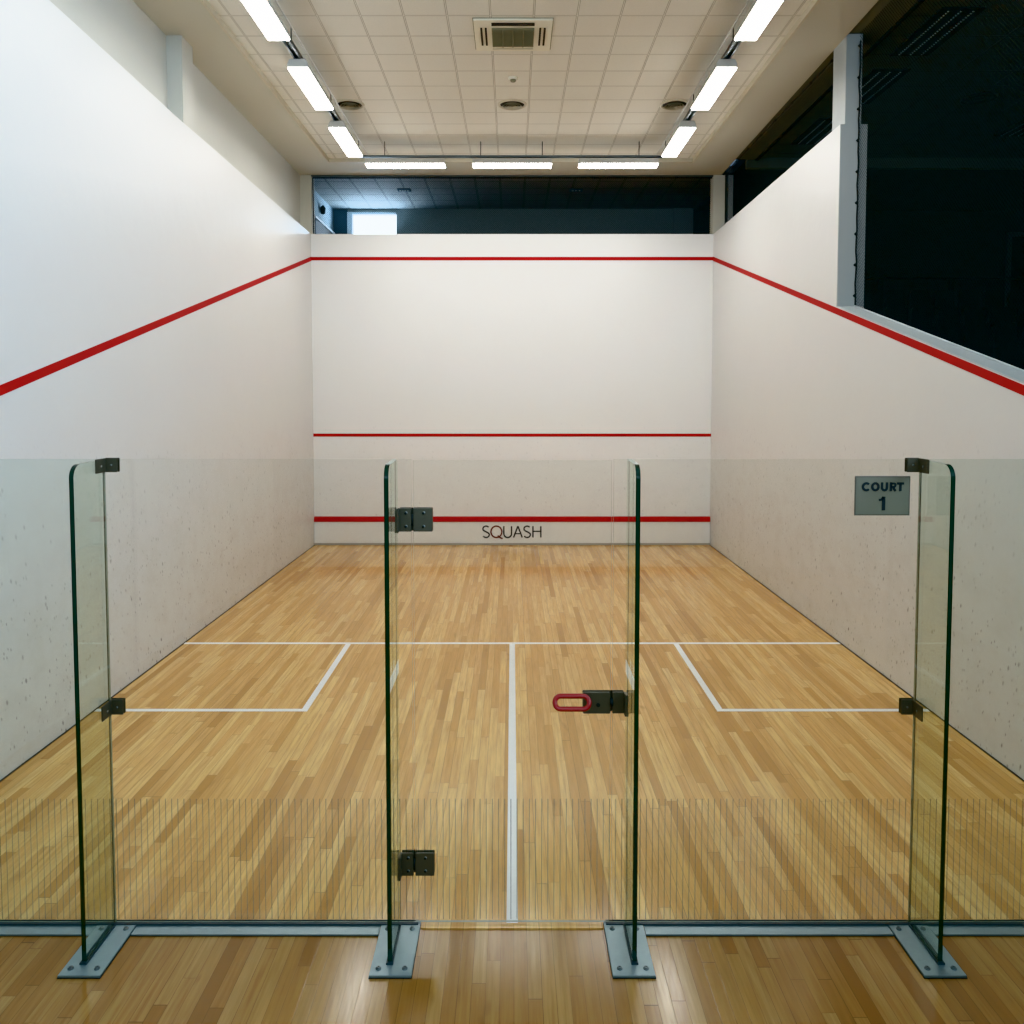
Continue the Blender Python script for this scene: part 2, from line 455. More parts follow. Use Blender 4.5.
struct(boxo('trim_4', (3.185, 3.37, YF-.02, YF+.2, 4.978, SOF), 'soffit'), 'cream corner post right of the netted front opening', 'post')
struct(boxo('trim_5', (3.42, 3.50, YF-.02, YF+.2, 4.978, SOF), 'column'), 'narrow grey post behind the right corner post', 'post')
# corridor shell behind the camera
struct(boxo('wall_corridor_left', (-4.8, -4.6, -8, 0, 0, SOF+.1), 'back'), 'grey corridor wall on the left, behind the viewer', 'wall')
bm = bmesh.new()
box(bm, 4.6, 4.8, -8, 0, 0, 3.3); box(bm, 4.6, 4.8, -8, 0, 5.3, SOF+.1); box(bm, 4.6, 4.8, -8, -4.4, 3.3, 5.3); box(bm, 4.6, 4.8, -.8, 0, 3.3, 5.3)
struct(mesh('wall_corridor_right', bm, 'back'), 'grey corridor wall with an added high window on the right, behind the viewer', 'wall')
bm = bmesh.new()
for yy in (-4.4, -2.63, -.86): box(bm, 4.66, 4.74, yy, yy+.06, 3.3, 5.3)
box(bm, 4.66, 4.74, -4.4, -.8, 3.3, 3.36); box(bm, 4.66, 4.74, -4.4, -.8, 5.24, 5.3)
struct(mesh('added_window_side', bm, 'jamb'), 'unseen high window added in the corridor right wall for cool daylight', 'window')  # unseen window frame added for the cool light on the left wall
bm = bmesh.new()
box(bm, -4.6, 4.6, -8.2, -8, 0, 2.9); box(bm, -4.6, 4.6, -8.2, -8, 5.2, SOF+.1)
box(bm, -4.6, -4.0, -8.2, -8, 2.9, 5.2); box(bm, 4.0, 4.6, -8.2, -8, 2.9, 5.2)
struct(mesh('wall_back', bm, 'back'), 'grey corridor back wall with an added wide high window', 'wall')
bm = bmesh.new()
for xx in (-4.0, -1.36, 1.28, 3.94): box(bm, xx, xx+.06, -8.14, -8.06, 2.9, 5.2)
box(bm, -4, 4, -8.14, -8.06, 2.9, 2.96); box(bm, -4, 4, -8.14, -8.06, 5.14, 5.2)
struct(mesh('added_window_back', bm, 'jamb'), 'unseen wide high window added in the corridor back wall for cool daylight', 'window')  # unseen window frame added to hold the rear daylight lamp
struct(boxo('wall_return_left', (-4.6, -3.56, -.1, 0, 0, SOF+.1), 'back'), 'grey wall return left of the glass wall', 'wall')
bm = bmesh.new(); box(bm, 3.46, 4.6, -.1, 0, 0, SOF+.1)
struct(mesh('wall_return_right', bm, 'back'), 'grey wall return right of the glass wall', 'wall')

# ceiling
cl = struct(boxo('ceiling', (-2.79, 2.79, -8, 9.02, ZT, ZT+.1), 'tile'), 'cream tiled suspended ceiling over the court', 'ceiling')
bm = bmesh.new()
box(bm, -3.36, -2.76, -8, YF+.02, SOF, ZT+.1); f6 = box(bm, 2.72, 3.31, -8, YF+.02, SOF, ZT+.1)
for v in {v for f in f6 for v in f.verts}:
    if v.co.x > 3 and v.co.y < 0: v.co.x = 3.11
box(bm, -2.76, 2.72, 9.02, YF+.02, SOF, ZT+.1)
cs = struct(mesh('ceiling_soffit', bm, 'soffit'), 'plain cream plaster border around the ceiling tiles', 'ceiling')
bm = bmesh.new()
box(bm, -2.76, -2.735, -8, 9.02, SOF-.012, ZT); box(bm, 2.695, 2.72, -8, 9.02, SOF-.012, ZT); box(bm, -2.76, 2.72, 8.995, 9.02, SOF-.004, ZT)
mesh('edge_trim', bm, 'diff', cs)
boxo('opening_trim', (-3.19, 3.19, YF-.01, YF+.03, SOF-.02, SOF+.005), 'trunk', cs)
struct(boxo('ceiling_corridor', (-4.8, -3.36, -8, 0, ZT, ZT+.1), 'back'), 'grey corridor ceiling left side', 'ceiling')
struct(boxo('ceiling_corridor_right', (3.46, 4.8, -8, 0, ZT, ZT+.1), 'back'), 'grey corridor ceiling right side', 'ceiling')

# ------------------------------------------------------------------ dark gallery on the right
GX = 10.0; GY = 12.45
g_c = struct(boxo('ceiling_gallery', (3.64, GX, 0, 8.95, ZT, ZT+.1), 'tile_unlit'), 'dark tiled ceiling of the unlit gallery', 'ceiling')
boxo('plain_border', (3.20, 3.64, 0, 8.95, SOF+.02, ZT+.1), 'unlit_band', g_c)
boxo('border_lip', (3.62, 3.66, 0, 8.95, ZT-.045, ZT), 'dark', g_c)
struct(boxo('trim_6', (3.5, GX, 8.95, 9.05, ZT-.15, ZT+.05), 'unlit_band'), 'dark beam across the gallery ceiling', 'beam')
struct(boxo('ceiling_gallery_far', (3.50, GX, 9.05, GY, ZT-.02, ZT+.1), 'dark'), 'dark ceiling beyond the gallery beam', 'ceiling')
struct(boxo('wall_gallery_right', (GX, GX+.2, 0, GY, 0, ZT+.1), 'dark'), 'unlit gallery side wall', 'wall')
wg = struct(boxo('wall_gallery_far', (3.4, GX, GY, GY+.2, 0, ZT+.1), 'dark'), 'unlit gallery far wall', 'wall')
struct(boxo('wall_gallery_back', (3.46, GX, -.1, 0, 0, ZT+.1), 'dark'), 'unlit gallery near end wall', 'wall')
# stepped floor of the gallery
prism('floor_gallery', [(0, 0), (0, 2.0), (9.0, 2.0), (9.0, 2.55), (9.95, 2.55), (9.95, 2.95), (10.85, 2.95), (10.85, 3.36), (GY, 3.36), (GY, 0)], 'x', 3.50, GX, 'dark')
struct(bpy.data.objects['floor_gallery'], 'dark stepped gallery floor under the seats', 'floor')
# door on the far gallery wall
dr = struct(boxo('door_1', (9.52, 9.98, GY-.03, GY, 3.36, 5.44), 'rail'), 'dark doorway in the gallery far wall', 'door')
bm = bmesh.new(); box(bm, 9.44, 9.52, GY-.05, GY, 3.36, 5.52); box(bm, 9.52, 9.98, GY-.05, GY, 5.44, 5.52)
mesh('door_frame', bm, 'frame_grey', dr)
# gallery troffers
def troffer(loc, label):
    t = thing('recessed_light', label, 'light', loc, 'unlit recessed louvre lights in the gallery ceiling')
    bm = bmesh.new()
    box(bm, -.20, .20, -.53, .53, -.018, -.002)
    mesh('tray', bm, 'slot', t)
    for k in (-1, 0, 1): boxo('louvre', (k*.115-.008, k*.115+.008, -.50, .50, -.024, -.018), 'louvre', t)
    return t
tr0 = troffer((3.97+.15, 4.66, ZT), 'unlit louvre light in the gallery ceiling, right of the column top and nearest')
dup(tr0, (4.12, 6.10, ZT), 'second unlit louvre light, half hidden behind the column')
dup(tr0, (4.12, 7.70, ZT), 'unlit louvre light seen between the column and the front wall')
dup(tr0, (6.75, 7.35, ZT), 'unlit louvre light deep in the gallery at the right edge')
bm = bmesh.new(); lathe(bm, [(.20, 0), (.19, -.02), (.15, -.015), (.12, -.03), (.07, -.02), (0, -.035)], 0, 0, 0)
o = mesh('ceiling_diffuser', bm, 'slot'); o.location = (5.55, 6.45, ZT)
tag(o, 'dark round air diffuser in the unlit gallery ceiling', 'diffuser')
# seats
def seat():
    t = thing('gallery_chair', 'x', 'seat', (0, 0, 0), 'dark tip-up seats in the unlit gallery')
    prism('backrest', [(-.19, .42), (.19, .42), (.17, .90), (.14, .95), (-.14, .95), (-.17, .90)], 'y', .10, .14, 'seat', t)
    boxo('seat_pad', (-.19, .19, -.02, .08, .36, .62), 'seat', t, bevel=.01)
    boxo('pedestal', (-.03, .03, .02, .10, 0, .40), 'rail', t)
    return t
rows = [(11.35, 3.36, 'back row'), (10.35, 2.95, 'middle row'), (9.45, 2.55, 'front row')]
s0 = seat(); n = 0
words = ['beside the court wall', 'second from the court wall', 'third from the court wall', 'fourth from the court wall', 'fifth from the court wall', 'sixth from the court wall', 'seventh from the court wall', 'farthest from the court wall']
for ri, (yy, zz, rn) in enumerate(rows):
    xs = [x for x in [6.0+.445*k for k in range(8)]]
    for k, x in enumerate(xs):
        lab = 'dark seat in the %s of the gallery, %s' % (rn, words[k])
        if n == 0: s0.location = (x, yy, zz); s0['label'] = lab
        else: dup(s0, (x, yy, zz), lab)
        n += 1
# railing behind the seats
rl = thing('gallery_railing', 'black handrail on posts behind the back row of gallery seats', 'railing', (0, 11.75, 3.36))
tubeo('handrail', [(5.2, 0, 1.20), (9.4, 0, 1.20)], .028, 'rail', rl)
for x in (5.3, 6.75, 8.05, 9.35):
    boxo('post', (x-.04, x+.04, -.03, .03, 0, 1.18), 'rail', rl)

# ------------------------------------------------------------------ annexe beyond the front opening
AX0 = -4.2; AY = 12.35
struct(boxo('ceiling_annexe', (AX0, 3.5, YF+.03, AY, ZT+.0, ZT+.1), 'tile_blue'), 'blue-lit tiled ceiling beyond the front opening', 'ceiling')
bm = bmesh.new()
box(bm, AX0, -3.02, AY, AY+.15, 3.5, ZT+.1); box(bm, -2.20, 3.05, AY, AY+.15, 3.5, ZT+.1)
box(bm, -3.02, -2.20, AY, AY+.15, 5.86, ZT+.1); box(bm, -3.02, -2.20, AY, AY+.15, 3.5, 5.05)
wa = struct(mesh('wall_annexe_far', bm, 'annexe'), 'dim blue-green far wall beyond the front opening', 'wall')
boxo('wall_return', (3.05, 3.42, AY-.06, AY+.15, 3.5, ZT+.1), 'annexe', wa)
struct(boxo('wall_annexe_left', (AX0-.1, -3.40, YF+.2, AY, 3.5, ZT+.1), 'annexe_left'), 'blue-lit side wall beyond the front opening', 'wall')
struct(boxo('floor_annexe', (AX0, 3.5, YF+.2, AY+.15, 3.4, 3.5), 'dark'), 'dark floor of the annexe beyond the front wall', 'floor')
bm = bmesh.new()
box(bm, -3.12, -3.02, AY-.05, AY+.10, 5.05, 5.88); box(bm, -3.02, -2.20, AY-.03, AY+.10, 5.84, 5.88)
w1 = struct(mesh('window_1', bm, 'jamb'), 'bright daylit window beyond the left end of the front opening', 'window')
boxo('window_pane', (-3.02, -2.20, AY+.08, AY+.10, 5.05, 5.86), 'sky', w1)
struct(boxo('door_2', (-3.38, -3.12, AY-.02, AY, 3.6, 5.93), 'annexe_dark'), 'dark recess beside the bright window', 'door')
# stair stringer at the annexe left
st = prism('balustrade', [(10.75, 3.5), (12.2, 3.5), (12.2, 5.44), (10.75, 5.44)], 'x', -3.395, -3.36, 'slot')
boxo('top_rail', (-3.397, -3.34, 10.70, 12.25, 5.44, 5.475), 'jamb', st)
tag(st, 'dark low balustrade with pale top rail left of the bright window', 'balustrade')
bm = bmesh.new(); lathe(bm, [(.001, -.06), (.04, -.05), (.05, .05), (.02, .09), (.001, .10)], 0, 0, 0, 16)
o = mesh('wall_lantern', bm, 'slot', smooth=True); o.location = (-3.35, 11.3, 5.68)
tag(o, 'small dark lamp on the blue wall above the low dark balustrade', 'lamp')
# small exit-box fittings on the annexe ceiling
def cassette_small(loc, label, n):
    t = thing('ceiling_fitting', label, 'ceiling fitting', loc)
    boxo('plate', (-.11, .11, -.09, .09, -.012, 0), 'annexe_dark', t)
    bm = bmesh.new()
    for k in range(n):
        x = -.09 + .18*(k+.5)/n
        lathe(bm, [(.022, -.012), (.020, -.022), (.001, -.026)], x, 0, 0, 12)
    mesh('louvre', bm, 'louvre', t)
cassette_small((-1.86, 10.9, ZT), 'small dark grille in the blue ceiling above the bright window', 4)
cassette_small((1.10, 10.9, ZT), 'small fitting in the dark annexe ceiling right of the centre', 3)

# nets
def net(name, pts, mat, label):
    bm = bmesh.new(); bm.faces.new([bm.verts.new(p) for p in pts])
    return tag(mesh(name, bm, mat), label, 'net')
XN = 3.372
n1 = net('safety_net', [(XN, 0, outz(0)+.05), (XN, 4.60, outz(4.6)+.05), (XN, 4.60, SOF+.04), (XN, 0, SOF+.04)], 'net_y', 'fine dark net across the tall gallery opening right of the column')
tubeo('edge_rope', [(XN, 4.59, outz(4.6)+.055)] + [(XN+.004*math.sin(k*2.1), 4.59+.006*math.sin(k*1.3), outz(4.6)+.055+(SOF-outz(4.6)-.12)*k/24) for k in range(1, 25)], .007, 'rope', n1, 6)
tubeo('bottom_rope', [(XN-.006, 4.58*k/20, outz(4.58*k/20)+.056) for k in range(21)], .008, 'cap', n1, 6)
for k in range(9):
    bm = bmesh.new(); lathe(bm, [(.001, -.016), (.016, 0), (.001, .016)], XN-.012, 4.585, outz(4.6)+.15+k*.30, 8)
    mesh('net_hook', bm, 'rope', n1)
n2 = net('safety_net', [(XN, 5.0, 4.9), (XN, YF, 4.9), (XN, YF, SOF), (XN, 5.0, SOF)], 'net_y', 'fine dark net across the triangular gallery opening between column and front wall')
tubeo('edge_rope', [(XN-.04, 5.0+4.7*k/20, SOF-.012+.004*math.sin(k*2.3)) for k in range(21)], .008, 'rope', n2, 6)
for k in range(8):
    bm = bmesh.new(); lathe(bm, [(.001, -.02), (.018, 0), (.001, .02)], XN-.045, 5.2+k*.62, SOF-.015, 8)
    mesh('net_hook', bm, 'rope', n2)
n3 = net('safety_net', [(-3.18, YF+.10, 4.982), (3.18, YF+.10, 4.982), (3.18, YF+.10, SOF), (-3.18, YF+.10, SOF)], 'net_x', 'fine net across the long opening above the front wall')
tubeo('edge_rope', [(-3.18, YF+.05, SOF-.03), (3.18, YF+.05, SOF-.03)], .009, 'rope', n3, 6)
tubeo('side_rope', [(-3.17, YF+.05, SOF-.03), (-3.17, YF+.05, 4.992)], .009, 'rope', n3, 6)

# ------------------------------------------------------------------ ceiling battens
def batten(L, axis='y'):
    t = thing('batten_light', 'x', 'light', (0, 0, 0))
    # housing : trapezoid section, diffuser below
    prof = [(-.105, 0), (.105, 0), (.100, .035), (.080, .080), (-.080, .080), (-.100, .035)]
    bm = bmesh.new()
    def P(u, v, a): return (u, a, v) if axis == 'y' else (a, u, v)
    A = [bm.verts.new(P(u, v, -L/2)) for u, v in prof]; B = [bm.verts.new(P(u, v, L/2)) for u, v in prof]
    bm.faces.new(A); bm.faces.new(B)
    for i in range(6): bm.faces.new((A[i], A[(i+1) % 6], B[(i+1) % 6], B[i]))
    mesh('housing', bm, 'housing', t, bevel=.003)
    b = (-.098, .098, -L/2+.008, L/2-.008, -.016, .002)
    if axis == 'x': b = (b[2], b[3], b[0], b[1], b[4], b[5])
    boxo('diffuser', b, 'lamp', t, bevel=.004)
    return t
ys = [(-.80, .40), (1.05, 2.25), (2.90, 4.10), (4.74, 5.94), (6.60, 7.78)]
nm = ['first row light above the viewer', 'x', 'nearest in view', 'second in view', 'farthest']
b0 = batten(1.2); first = True
for s, sn in ((-1, 'left'), (1, 'right')):
    for k, (a, b) in enumerate(ys):
        if k == 0: continue
        lab = {1: 'lit white batten light high over the glass wall, %s-hand row, out of view' % sn,
               2: 'lit white batten light cut by the top of the photo, %s-hand row' % sn,
               3: 'lit white batten light in the middle of the %s-hand row' % sn,
               4: 'lit white batten light at the far end of the %s-hand row' % sn}[k]
        loc = (s*2.12, (a+b)/2, 5.646)
        if first: b0.location = loc; b0['label'] = lab; b0['group'] = 'batten lights along the sides of the ceiling'; first = False
        else: dup(b0, loc, lab)
bx = batten(1.11, 'x')
for k, (x, nm_) in enumerate(((-1.49, 'left end'), (0, 'middle'), (1.48, 'right end'))):
    lab = 'lit white batten light above the front wall opening, %s of three' % nm_
    if k == 0: bx.location = (x, 8.185, 5.628); bx['label'] = lab; bx['group'] = 'batten lights in the front row'
    else: dup(bx, (x, 8.185, 5.628), lab)
for s, sn in ((-1, 'left'), (1, 'right')):
    t = thing('lighting_trunking', 'grey suspended trunking carrying the %s-hand row of lights' % sn, 'trunking', (s*2.12, 0, 5.72))
    bm = bmesh.new()
    box(bm, -.035, -.020, .2, 8.11, .006, .05); box(bm, .020, .035, .2, 8.11, .006, .05); box(bm, -.035, .035, .2, 8.11, .04, .05)
    mesh('channel', bm, 'trunk', t)
    for y in (.9, 2.75, 4.52, 6.28, 8.05):
        tubeo('hanger_rod', [(0, y, .048), (0, y, ZT-5.72)], .006, 'rod', t, 6)
    tubeo('conduit', [(-s*.112, .2, .035), (-s*.112, 8.08, .035)], .007, 'housing', t, 8)
t = thing('lighting_trunking', 'grey suspended trunking carrying the front row of three lights', 'trunking', (0, 8.17, 5.726))
bm = bmesh.new(); box(bm, -2.14, 2.14, -.03, .03, .004, .030)
mesh('channel', bm, 'trunk', t)
for x in (-1.78, -.44, .42, 1.77): tubeo('hanger_rod', [(x, 0, .028), (x, 0, ZT-5.726)], .006, 'rod', t, 6)

# ------------------------------------------------------------------ air-conditioning cassette, diffusers, detector
DZ = .031
ac = thing('ceiling_cassette', 'cream square air-conditioning cassette with olive grille in the ceiling', 'air conditioner', (.008, 4.71, ZT))
boxo('shadow_gap', (-.383, .383, -.358, .358, -.004, 0), 'ac_grille', ac)
boxo('body', (-.375, .375, -.35, .35, -.021, 0), 'ac', ac, bevel=.002)
bm = bmesh.new(); box(bm, -.205, .205, -.19, .22, -0.033, -0.019)
g = mesh('intake_grille', bm, 'ac_grille', ac)
bm = bmesh.new()
for k in range(19):
    y = -.18+k*.021; box(bm, -.20, .20, y, y+.006, -0.039, -0.031)
for k in (-.1, 0, .1): box(bm, k-.004, k+.004, -.19, .22, -0.041, -0.031)
mesh('grille_bars', bm, 'ac_grille', g)
bm = bmesh.new()
box(bm, -.205, .205, -.295, -.245, -0.029, -0.019)
mesh('air_slot', bm, 'slot', ac)
bm = bmesh.new(); box(bm, -.205, .205, .275, .300, -0.027, -0.019); mesh('air_slot', bm, 'diff', ac)
for s in (-1, 1):
    for dx in (.262, .305):
        bm = bmesh.new(); box(bm, s*dx-.009, s*dx+.009, -.19, .20, -0.029, -0.019); mesh('air_slot', bm, 'slot', ac)

def diffuser():
    t = thing('ceiling_diffuser', 'x', 'diffuser', (0, 0, 0), 'round air diffusers in the court ceiling')
    bm = bmesh.new(); lathe(bm, [(.178, 0), (.176, -.010), (.156, -.018), (.145, -.004)], 0, 0, 0); mesh('outer_ring', bm, 'diff', t, smooth=True)
    bm = bmesh.new(); lathe(bm, [(.146, -.003), (.001, -.003)], 0, 0, 0); mesh('throat', bm, 'slot', t)
    for r in (.122, .090, .058, .030):
        bm = bmesh.new(); lathe(bm, [(r, -.030), (r-.020, -.010), (r-.026, -.010), (r-.006, -.034)], 0, 0, 0); mesh('cone', bm, 'diff', t, smooth=True)
    return t
d0 = diffuser(); d0.location = (0, 6.68, ZT); d0['label'] = 'round cream air diffuser in the middle of the ceiling'
dup(d0, (-1.975, 6.68, ZT), 'round air diffuser beside the left row of lights')
dup(d0, (1.975, 6.68, ZT), 'round air diffuser beside the right row of lights')
t = thing('smoke_detector', 'small white smoke detector between the cassette and the middle diffuser', 'detector', (.01, 5.83, ZT))
bm = bmesh.new(); lathe(bm, [(.055, 0), (.054, -.016), (.040, -.026)], 0, 0, 0); mesh('base', bm, 'ac', t, smooth=True)
bm = bmesh.new(); lathe(bm, [(.032, -.024), (.028, -.045), (.001, -.048)], 0, 0, 0); mesh('sensor', bm, 'ac_grille', t, smooth=True)

# ------------------------------------------------------------------ glass wall
GH = 2.123; FX0 = .516; FX1 = 1.805; TH = .012
def panel(name, x0, x1, z0, z1, label, cat, mats, parent=None):
    bm = bmesh.new(); f = box(bm, x0, x1, -TH/2, TH/2, z0, z1, 2)
    f[2].material_index = 0; f[4].material_index = 1
    o = mesh(name, bm, mats, parent)
    return o if parent else tag(o, label, cat)
mid = ['glass_mid_e', 'glass_mid', 'edge_pale']; out = ['glass_out_e', 'glass_out', 'edge_pale']
midd = ['glass_mid_e', 'glass_mid', 'edge_mid']
panel('glass_screen', -3.195, -FX1-.003, .0128, GH, 'wide clear glass panel between the left wall and the outer left fin', 'glass panel', out)
panel('glass_screen', -FX1+.003, -.446, .0128, GH, 'clear glass panel between the outer left fin and the door hinges', 'glass panel', mid)
dp = thing('glass_door', 'frameless clear glass door with a red pull in the middle of the glass wall', 'door')
dp['kind'] = 'thing'
panel('door_pane', -.438, .441, .016, GH-.006, None, None, mid, dp)
panel('glass_screen', .449, FX1-.003, .0128, GH, 'clear glass panel between the door latch and the outer right fin, bearing the court sign', 'glass panel', mid)
panel('glass_screen', FX1+.003, 3.195, .0128, GH, 'wide clear glass panel between the outer right fin and the right wall', 'glass panel', out)

def fin(x, label):
    t = thing('glass_fin', label, 'glass fin', (x, 0, 0), 'glass support fins of the court front')
    yb, yf, zt, r = -.008, -.275, 2.118, .055
    pts = [(yb, .013), (yf, .013), (yf, zt-r)] + [(yf+r-r*math.cos(a), zt-r+r*math.sin(a)) for a in [PI/2*k/8 for k in range(1, 9)]] + [(yb, zt+.006)]
    bm = bmesh.new(); hw = .0095
    A = [bm.verts.new((-hw, u, v)) for u, v in pts]; B = [bm.verts.new((hw, u, v)) for u, v in pts]
    bm.faces.new(A); bm.faces.new(B[::-1]); n = len(pts)
    for i in range(n):
        f = bm.faces.new((A[i], A[(i+1) % n], B[(i+1) % n], B[i]))
        f.material_index = 2 if i == n-1 else (3 if i == n-2 else 1)
    mesh('fin_pane', bm, ['glass_fin', 'edge', 'glass_fin', 'edge_pale'], t)
    boxo('silicone_joint', (-.0025, .0025, -.0079, -.0064, .013, GH), 'joint', t)
    bm = bmesh.new()
    box(bm, -.0145, -.0097, -.277, -.02, .010, .020); box(bm, .0097, .0145, -.277, -.02, .010, .020); box(bm, -.0145, .0145, -.288, -.276, .010, .020)
    mesh('gasket', bm, 'gasket', t)
    sh = (.012 if abs(x) < 1 else .016)*(-1 if x > 0 else 1)
    boxo('shadow_strip', (-.0895+sh, .0895+sh, -.3545, .004, 0, .0035), 'gasket', t)  # added dark strip standing in for the shadow under the plate
    p = boxo('base_plate', (-.088+sh, .088+sh, -.353, .006, .0035, .0125), 'steel', t, bevel=.0015)
    for bxx, byy in ((-.055, -.31), (.055, -.31), (-.055, -.05), (.055, -.05)):
        bm = bmesh.new(); lathe(bm, [(.012, .010), (.012, .0125), (.0085, .015), (.0085, .0175), (.004, .0175), (.003, .0145), (.0005, .0145)], bxx+sh, byy, .0025, 16)
        mesh('bolt', bm, 'steel_dark', p, smooth=False)
    return t
fin(-FX1, 'outer left glass fin on a steel foot plate, nearest the left wall')
fin(-FX0, 'inner left glass fin on a steel foot plate, by the door hinges')
fin(FX0, 'inner right glass fin on a steel foot plate, by the door latch')
fin(FX1, 'outer right glass fin on a steel foot plate, nearest the court sign')

for s, sn in ((-1, 'left'), (1, 'right')):
    t = thing('base_rail', 'flat steel floor rail under the glass panels %s of the door' % sn, 'rail', (0, 0, 0))
    segs = [(.596, FX1-.108), (FX1+.076, 3.195)]
    bm = bmesh.new()
    for a, b in segs:
        x0, x1 = sorted((s*a, s*b)); box(bm, x0, x1, -.082, .006, .003, .009)
    mesh('flat_bar', bm, 'steel', t)
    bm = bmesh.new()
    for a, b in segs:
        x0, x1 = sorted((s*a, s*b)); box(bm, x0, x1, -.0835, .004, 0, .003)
    mesh('shadow_strip', bm, 'gasket', t)  # dark strip added as the shadow line below the rail
    x0, x1 = sorted((s*.425, s*3.195))
    bm = bmesh.new(); box(bm, x0, x1, -.022, -.0064, .0127, .0165); box(bm, x0, x1, .0064, .011, .0127, .0165)
    mesh('gasket_strip', bm, 'gasket', t)
    x0, x1 = sorted((s*.425, s*3.195))

# corner brackets on the outer fins
def bracket(s, z, label, h=.062, w=.058):
    t = thing('corner_bracket', label, 'bracket', (s*FX1, 0, z), 'glass corner brackets on the outer fins')
    i = -s
    def bb(name, a, b, y0, y1, z0, z1, bev=.002):
        x0, x1 = sorted((i*a, i*b)); return boxo(name, (x0, x1, y0, y1, z0, z1), 'bronze', t, bevel=bev)
    bb('face_plate', .010, w+.008, -.016, -.0065, 0, h)
    bb('wing_plate', .0100, .0165, -.100, -.012, 0, h)
    bb('rear_plate', .004, w+.008, .0065, .012, 0, h)
    def screw(pts, r):
        tubeo('screw', pts, r, 'bronze_edge', t, 12)
    screw([(i*.040, -.0175, h/2), (i*.040, -.014, h/2)], .005)
    screw([(i*.0178, -.055, h*.45), (i*.014, -.055, h*.45)], .006)
    return t
for s, sn in ((-1, 'left'), (1, 'right')):
    bracket(s, 2.066, 'dark metal corner bracket at the top of the outer %s fin' % sn)
    bracket(s, .978, 'dark metal corner bracket at mid height of the outer %s fin' % sn, h=.068)

# hinges
def hinge(z, label):
    t = bpy.data.objects.new('hinge', None); C.objects.link(t); t.parent = dp; t.location = (0, 0, z); t.empty_display_size = .05; t['label'] = label
    h = .104
    a = boxo('fixed_leaf', (-.506, -.4455, -.020, -.0065, 0, h), 'bronze', t, bevel=.002)
    w = boxo('wing_plate', (-.506, -.498, -.062, -.018, 0, h), 'bronze', t, bevel=.0015)
    b = boxo('door_leaf', (-.4365, -.352, -.020, -.0065, 0, h), 'bronze', t, bevel=.002)
    boxo('rear_leaf', (-.500, -.352, .0065, .014, 0, h), 'bronze', t, bevel=.002)
    tubeo('hinge_pin', [(-.441, -.013, .026), (-.441, -.013, h-.028)], .0065, 'slot', t, 12)
    for x, par in ((-.470, t), (-.392, t)):
        for zz in (.022, h-.022):
            tubeo('screw', [(x, -.0225, zz), (x, -.019, zz)], .0055, 'slot', par, 12)
            tubeo('screw_rim', [(x+.002, -.0212, zz+.002), (x+.002, -.019, zz+.002)], .0068, 'bronze_edge', par, 12)
    return t
hinge(1.803, 'upper grey metal hinge between the inner left fin and the glass door')
hinge(.239, 'lower grey metal hinge between the inner left fin and the glass door')

# latch with red handle
lt = bpy.data.objects.new('latch', None); C.objects.link(lt); lt.parent = dp; lt.location = (0, 0, .985); lt.empty_display_size = .05; lt['label'] = 'grey metal latch with red pull on the free edge of the glass door'
H = .096
dl = boxo('door_plate', (.316, .4375, -.022, -.0065, 0, H), 'bronze', lt, bevel=.002)
boxo('strike_plate', (.4475, .506, -.020, -.0065, 0, H), 'bronze', lt, bevel=.002)
boxo('wing_plate', (.498, .506, -.058, -.018, 0, H), 'bronze', lt, bevel=.0015)
boxo('rear_plate', (.316, .500, .0065, .014, 0, H), 'bronze', lt, bevel=.002)
tubeo('lock_bolt', [(.436, -.014, .050), (.449, -.014, .050)], .018, 'slot', lt, 12)
bm = bmesh.new()
tube(bm, [(.383, -.026, H*.42), (.383, -.020, H*.42)], .009, 14)
mesh('key_cylinder', bm, 'slot', lt)
pts = []
xa, xb, rr = .214, .316, .025
for k in range(13):
    a = PI/2 + PI*k/12; pts.append((xa + rr*math.cos(a), rr*math.sin(a)))
for k in range(13):
    a = -PI/2 + PI*k/12; pts.append((xb + rr*math.cos(a), rr*math.sin(a)))
cz = .047
P3 = [(u, -.043 + v*.60, cz + .012 + v*.95) for u, v in pts]
h_ = tubeo('pull_handle', P3, .0112, 'red', lt, 16, True); h_['label'] = 'red oval loop pull'

# court sign
sg = thing('court_sign', 'grey rectangular sign reading COURT 1 on the right glass panel', 'sign', (1.634, -TH/2, 1.961))
boxo('plate', (-.1215, .1215, -.006, -.0005, -.087, .087), 'sign_edge', sg)
boxo('plate_face', (-.1165, .1165, -.0068, -.0055, -.082, .082), 'sign', sg)
Y_ = -.0070; k_ = .0098; zc, zt_ = .0212, .0598; hh = zt_-zc
bm = bmesh.new()
i_ = k_/2
def E_(x0, x1): return (x0+x1)/2, (x1-x0)/2-i_
cx_, rx_ = E_(-.0920, -.0530)
ribbon(bm, arc(cx_, (zc+zt_)/2, rx_, hh/2-i_+.001, 42, 318, 28), k_, Y_)
cx_, rx_ = E_(-.051, -.0140)
ribbon(bm, arc(cx_, (zc+zt_)/2, rx_, hh/2-i_+.001, 0, 360, 32), k_, Y_)
xa_, xb_ = -.008+i_, .0232-i_; rr_ = (xb_-xa_)/2
ribbon(bm, [(xa_, zt_)] + arc((xa_+xb_)/2, zc+rr_+i_-.001, rr_, rr_, 180, 360, 16) + [(xb_, zt_)], k_, Y_)
xa_ = .0310+i_
ribbon(bm, [(xa_, zc), (xa_, zt_)], k_, Y_)
ribbon(bm, [(xa_, zt_-i_), (xa_+.0125, zt_-i_)] + arc(xa_+.0125, zt_-i_-.0075, .0075, .0075, 80, -80, 10) + [(xa_+.0125, zt_-i_-.015), (xa_, zt_-i_-.015)], k_*.85, Y_)
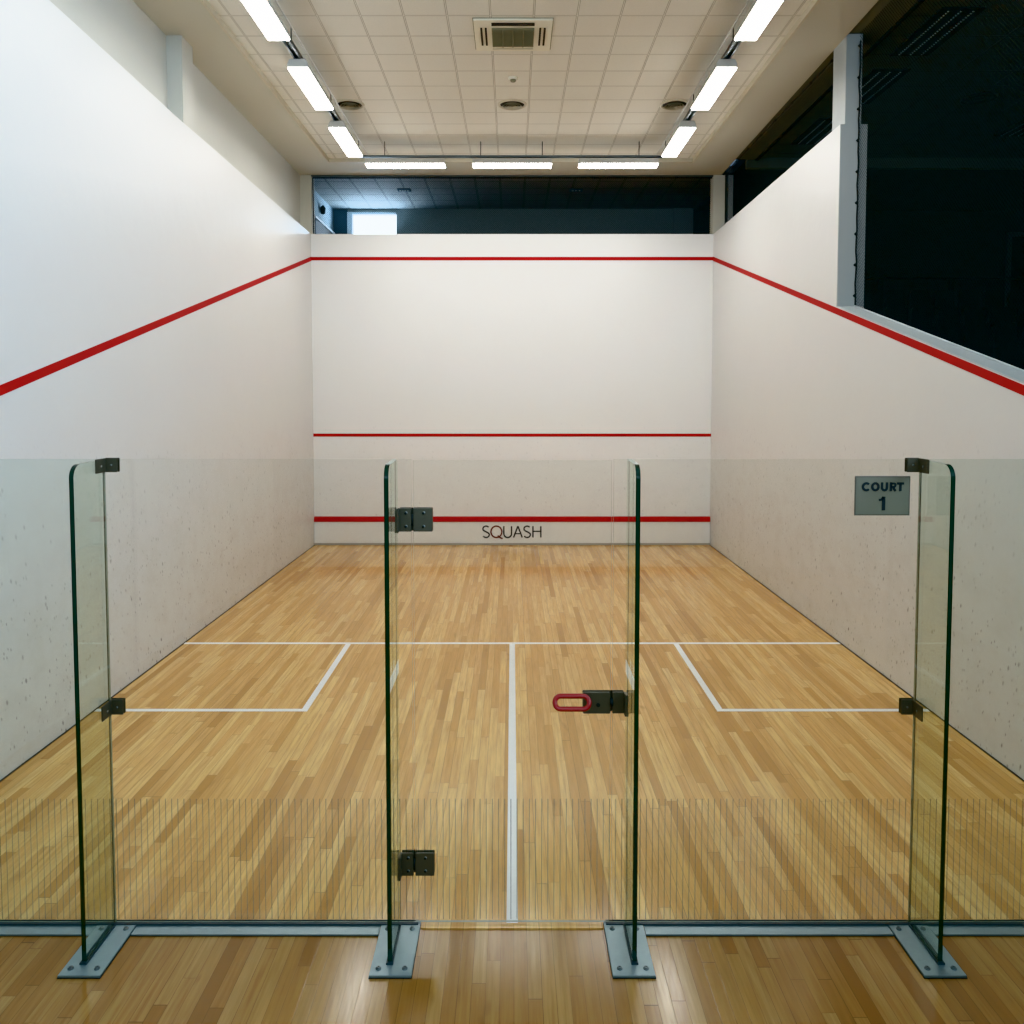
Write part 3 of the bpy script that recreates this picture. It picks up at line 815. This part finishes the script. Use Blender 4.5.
ribbon(bm, [(xa_+.010, zc+.016), (xa_+.0205, zc)], k_, Y_)
ribbon(bm, [(.0622, zt_-i_), (.0935, zt_-i_)], k_*.95, Y_)
ribbon(bm, [(.0780, zc), (.0780, zt_-i_)], k_, Y_)
mesh('lettering', bm, 'ink', sg)
bm = bmesh.new()
ribbon(bm, [(.0052, -.0640), (.0052, -.0035)], .0145, Y_)
ribbon(bm, [(-.0160, -.0185), (-.0070, -.0172), (-.0005, -.0125), (.0030, -.0045)], .0095, Y_)
mesh('numeral', bm, 'ink', sg)

# ------------------------------------------------------------------ lights
def area(name, loc, rot, sx, sy, power, col, spread=PI):
    L = bpy.data.lights.new(name, 'AREA'); L.shape = 'RECTANGLE'; L.size = sx; L.size_y = sy; L.energy = power; L.color = col; L.spread = spread
    o = bpy.data.objects.new(name, L); C.objects.link(o); o.location = loc; o.rotation_euler = rot
    return o
# cool fill added at the unseen corridor windows; annexe lamp sits in the visible window
area('daylight_fill_corridor', (0, -7.95, 4.05), (math.radians(103), 0, 0), 7.8, 2.2, 230, (.62, .82, 1.0), math.radians(130))
area('daylight_fill_corridor_side', (4.55, -2.6, 4.3), (0, math.radians(97), 0), 2.0, 3.6, 360, (.50, .74, 1.0), math.radians(130))
area('daylight_annexe', (-2.61, AY-.04, 5.45), (math.radians(-140), 0, 0), .8, .5, 34, (.40, .68, 1.0), math.radians(150))
w = bpy.data.worlds.new('world'); bpy.context.scene.world = w; w.use_nodes = True
w.node_tree.nodes['Background'].inputs[0].default_value = (.55, .75, 1, 1)
w.node_tree.nodes['Background'].inputs[1].default_value = .25

# ------------------------------------------------------------------ camera
cam = bpy.data.cameras.new('camera'); co = bpy.data.objects.new('camera', cam); C.objects.link(co)
f_px, th = 835.316, .05148
cam.sensor_width = 36; cam.lens = f_px/1024*36; cam.shift_y = -(512-439.51)/1024; cam.shift_x = -.19/1024
cam.clip_start = .05; cam.clip_end = 100
co.location = (0, -3.681, 2.399); co.rotation_euler = (PI/2-th, 0, 0)
bpy.context.scene.camera = co
sc = bpy.context.scene
sc.view_settings.view_transform = 'Khronos PBR Neutral'; sc.view_settings.look = 'None'
sc.view_settings.exposure = 0; sc.view_settings.gamma = 1
sc.cycles.max_bounces = 12; sc.cycles.diffuse_bounces = 5; sc.cycles.transparent_max_bounces = 24
sc.cycles.caustics_reflective = False; sc.cycles.sample_clamp_indirect = 8
